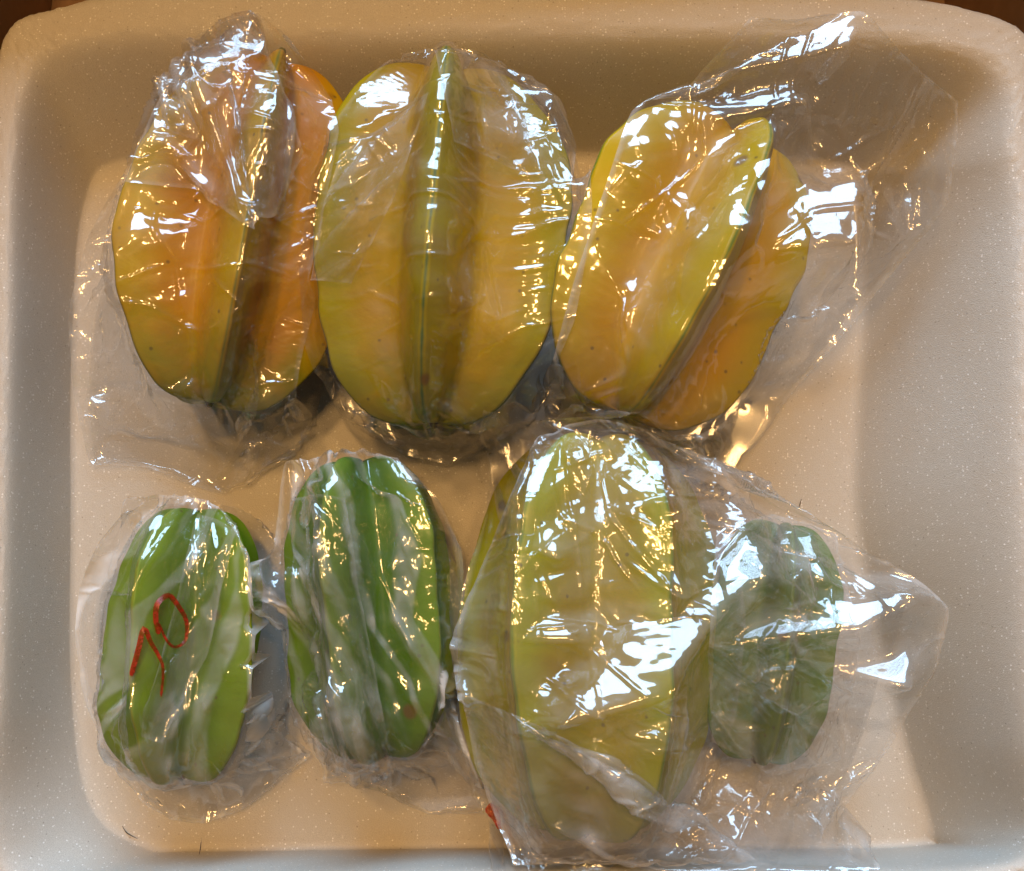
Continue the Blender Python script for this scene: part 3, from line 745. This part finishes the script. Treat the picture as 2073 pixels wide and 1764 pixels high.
B4, P4, H4 = bag('milky plastic bag with red handwritten number round the small green fruit',
    ([(270, 1005, 2.6), (330, 1002, 3.2), (420, 1012, 3.6), (485, 1055, 3.0)],
     [(485, 1055, 3.0), (540, 1130, 2.6), (556, 1270, 2.4), (548, 1400, 2.2), (570, 1490, 0.8), (630, 1530, 0.3)],
     [(300, 1632, 0.3), (350, 1660, 0.3), (410, 1668, 0.3), (490, 1640, 0.3), (630, 1530, 0.3)],
     [(270, 1005, 2.6), (205, 1090, 2.0), (160, 1200, 1.6), (150, 1300, 1.5), (168, 1420, 1.4), (240, 1570, 0.6), (300, 1632, 0.3)]),
    FILM_MILKY, ex=1.15, ey=1.05, seed=24, grain=0.25, flaps=[
     (([(400, 1040, 4.8), (440, 1050, 4.8), (480, 1075, 4)], [(480, 1075, 4), (420, 1330, 5), (330, 1500, 4.4)], [(290, 1490, 4), (310, 1500, 4.2), (330, 1500, 4.4)], [(400, 1040, 4.8), (350, 1250, 5.6), (290, 1490, 4)]), dict(ex=1.12, ey=1.02))])

B5, P5, _ = bag('milky creased plastic bag round the dark green fruit, its tail spread on the tray',
    ([(572, 935, 2.6), (650, 922, 3.0), (740, 915, 3.4), (815, 935, 2.8)],
     [(815, 935, 2.8), (890, 1010, 2.6), (934, 1110, 2.6), (938, 1260, 2.4), (925, 1420, 1.4), (985, 1560, 0.3), (1000, 1650, 0.3)],
     [(660, 1575, 0.3), (740, 1600, 0.3), (860, 1640, 0.3), (1000, 1650, 0.3)],
     [(572, 935, 2.6), (548, 1060, 2.4), (540, 1190, 2.6), (572, 1330, 2.4), (620, 1480, 1.4), (660, 1575, 0.3)]),
    FILM_MILKY, ex=1.16, ey=1.05, seed=25, grain=-0.2, flaps=[
     (([(590, 1010, 3), (650, 1000, 4), (700, 1010, 5)], [(700, 1010, 5), (740, 1250, 5.6), (800, 1560, 1.6)], [(690, 1575, 0.8), (740, 1585, 0.9), (800, 1560, 1.6)], [(590, 1010, 3), (600, 1200, 3.6), (690, 1575, 0.8)]), dict(ex=1.14, ey=1.03))])

B6, P6, H6 = bag('clear plastic bag wrapped round the largest lime yellow fruit under the loose film',
    ([(985, 865, 1.2), (1100, 850, 4.6), (1210, 838, 5.2), (1330, 870, 4.6), (1420, 910, 3.6)],
     [(1420, 910, 3.6), (1480, 1050, 3.2), (1510, 1250, 3), (1490, 1450, 3), (1430, 1620, 2.6)],
     [(1000, 1690, 1.0), (1100, 1735, 3), (1240, 1748, 4), (1350, 1720, 3.4), (1430, 1620, 2.6)],
     [(985, 865, 1.2), (985, 1040, 2.4), (935, 1200, 2.8), (925, 1400, 2.8), (950, 1550, 2), (1000, 1690, 1.0)]),
    FILM_CLEAR, ex=1.06, ey=1.05, seed=26, amt=0.6, hz=0.5)

B7, P7, H7 = bag('big loose crumpled plastic bag spread over the lime fruit and the dull green fruit',
    ([(1085, 890, 4.4), (1140, 862, 5.2), (1210, 846, 5.6), (1300, 870, 5.2), (1400, 920, 4.8)],
     [(1400, 920, 4.8), (1620, 1030, 3.8), (1820, 1150, 3.8), (1917, 1235, 4.2), (1885, 1360, 3.4), (1800, 1510, 1.8), (1720, 1620, 1.0), (1650, 1735, 2.0)],
     [(1040, 1752, 4.4), (1150, 1748, 4.6), (1290, 1745, 4.4), (1420, 1748, 3.6), (1530, 1750, 2.8), (1650, 1735, 2.0)],
     [(1085, 890, 4.4), (1010, 1070, 4.2), (945, 1220, 4.0), (914, 1300, 4.0), (938, 1420, 3.8), (965, 1540, 3.2), (1010, 1660, 3.6), (1040, 1752, 4.4)]),
    FILM_LOOSE, Hm=H6, ex=1.11, ey=1.10, seed=27, lift=0.001, props=[
      ([(1330, 960), (1388, 950), (1355, 1065), (1380, 1060)], 5.8), ([(1392, 935), (1450, 940), (1470, 1195), (1560, 1180)], 5.3),
      ([(1010, 1165), (1060, 1160), (1060, 1300), (1165, 1300)], 6.5), ([(1320, 1240), (1470, 1215), (1130, 1475), (1330, 1420)], 7.2),
      ([(1510, 1240), (1880, 1205), (1470, 1310), (1750, 1278)], 5.2), ([(1700, 1295), (1840, 1290), (1690, 1360), (1850, 1400)], 4.3),
      ([(920, 1300), (975, 1300), (935, 1420), (1000, 1400)], 4.7), ([(1030, 1370), (1065, 1350), (1050, 1480), (1130, 1490)], 6.5),
      ([(1050, 1050), (1110, 1040), (1060, 1110), (1130, 1130)], 6.5), ([(1590, 1090), (1640, 1085), (1620, 1180), (1680, 1180)], 4.5)], flaps=[
     (([(930, 1400, 4.6), (1100, 1470, 6.6), (1190, 1530, 6.8)], [(1190, 1530, 6.8), (1340, 1620, 5.4), (1530, 1740, 3.2)], [(1042, 1750, 4.6), (1290, 1742, 4.4), (1530, 1740, 3.2)], [(930, 1400, 4.6), (970, 1560, 4.0), (1042, 1750, 4.6)]), dict(ex=1.0, ey=1.0, hz=2.2)),
     (([(1450, 1075, 3), (1560, 1040, 3), (1690, 1080, 3)], [(1690, 1080, 3), (1740, 1300, 3), (1700, 1540, 1)], [(1440, 1500, 3), (1560, 1570, 1), (1700, 1540, 1)], [(1450, 1075, 3), (1430, 1300, 3), (1440, 1500, 3)]), dict(ex=1.03, ey=1.03, hz=1.7))])

# ------------------------------------------------------------------ red marker writing on the bags
def ink_material():
    m, nt, n, l = new_mat('marker_ink')
    co = N(nt, 'ShaderNodeTexCoord').outputs['Object']
    n1 = N(nt, 'ShaderNodeTexNoise', i_Scale=420.0, i_Detail=4.0, i_Roughness=0.7); l.new(co, n1.inputs['Vector'])
    p = N(nt, 'ShaderNodeBsdfPrincipled', i_Roughness=0.35); p.inputs['Base Color'].default_value = (0.36, 0.02, 0.005, 1)
    t = N(nt, 'ShaderNodeBsdfTransparent'); t.inputs['Color'].default_value = (0.9, 0.35, 0.2, 1)
    mx = N(nt, 'ShaderNodeMixShader'); l.new(ramp(nt, n1.outputs['Fac'], 0.36, 0.60, 0.05, 0.75), mx.inputs[0])
    l.new(p.outputs[0], mx.inputs[1]); l.new(t.outputs[0], mx.inputs[2])
    o = N(nt, 'ShaderNodeOutputMaterial'); l.new(mx.outputs[0], o.inputs[0])
    return m
M_RED = ink_material()
def stroke(name, pts, wpx, H, parent, lift=0.00025):
    P = spline(np.array([[a, b, 0] for a, b in pts], float), max(12, len(pts) * 6))
    C3 = np.array([on_surface(a, b, H) for a, b, _ in P])
    k = np.array([0.25, 0.5, 0.25])
    for _ in range(2): C3[1:-1, 2] = np.maximum(C3[1:-1, 2], 0.25 * C3[:-2, 2] + 0.5 * C3[1:-1, 2] + 0.25 * C3[2:, 2])
    d = np.gradient(C3[:, :2], axis=0); d /= np.linalg.norm(d, axis=1, keepdims=True) + 1e-9
    nn = np.stack([-d[:, 1], d[:, 0], np.zeros(len(d))], 1)
    n = len(C3)
    ww = (wpx / 6600) * (0.8 + 0.3 * np.sin(np.linspace(0.5, 5, n))) * 0.5
    ww[0] *= 0.6; ww[-1] *= 0.6
    G = np.stack([C3 + nn * (ww * s)[:, None] + np.array([0, 0, lift + 0.00004 * (1 - s * s)]) for s in (-1, -0.5, 0, 0.5, 1)], 1)
    return link(name, mesh_np(name, G - np.array(parent.location), grid_faces(n, 5)), parent, M_RED)
stroke('handwritten_digit', [(266, 1368), (282, 1310), (292, 1272), (306, 1300), (330, 1348), (327, 1410)], 10, H4, B4)
stroke('handwritten_digit', [(322, 1284), (316, 1250), (320, 1222), (342, 1206), (362, 1228), (378, 1258), (376, 1296), (355, 1310), (338, 1296), (322, 1262)], 10, H4, B4)
stroke('marker_stroke', [(986, 1632), (1002, 1650), (1012, 1678)], 22, H6, B6)

# ------------------------------------------------------------------ loose fibres on the foam
M_FIB = plain_material('fibre', (0.05, 0.03, 0.02), 0.6)
def fibre(pts, label):
    P = spline(np.array([[a, b, 0] for a, b in pts], float), 14)
    C3 = np.array([on_surface(a, b, TRAYH) for a, b, _ in P]); C3[:, 2] += 0.0004
    th = np.linspace(0, 2 * math.pi, 5, endpoint=False)
    c = C3.mean(0); rr = 0.00016 * np.sin(np.linspace(0.25, 2.9, 14))
    d = np.gradient(C3, axis=0); d /= np.linalg.norm(d, axis=1, keepdims=True)
    n1 = np.cross(d, [0, 0, 1.0]); n2 = np.cross(d, n1)
    G = C3[:, None] + rr[:, None, None] * (np.cos(th)[None, :, None] * n1[:, None] + np.sin(th)[None, :, None] * n2[:, None]) - c
    o = link('fibre', mesh_np('fibre', G, grid_faces(14, 5, True)), None, M_FIB); o.location = c
    tag(o, label, 'fibre')
fibre([(1622, 1010), (1619, 1020), (1616, 1030)], 'short dark fibre on the tray floor above the loose bag')
fibre([(248, 1671), (258, 1686), (280, 1698)], 'curved dark hair on the tray floor in the rounded corner')
fibre([(409, 1694), (407, 1715), (404, 1730)], 'straight dark hair against the tray wall below the red marked bag')
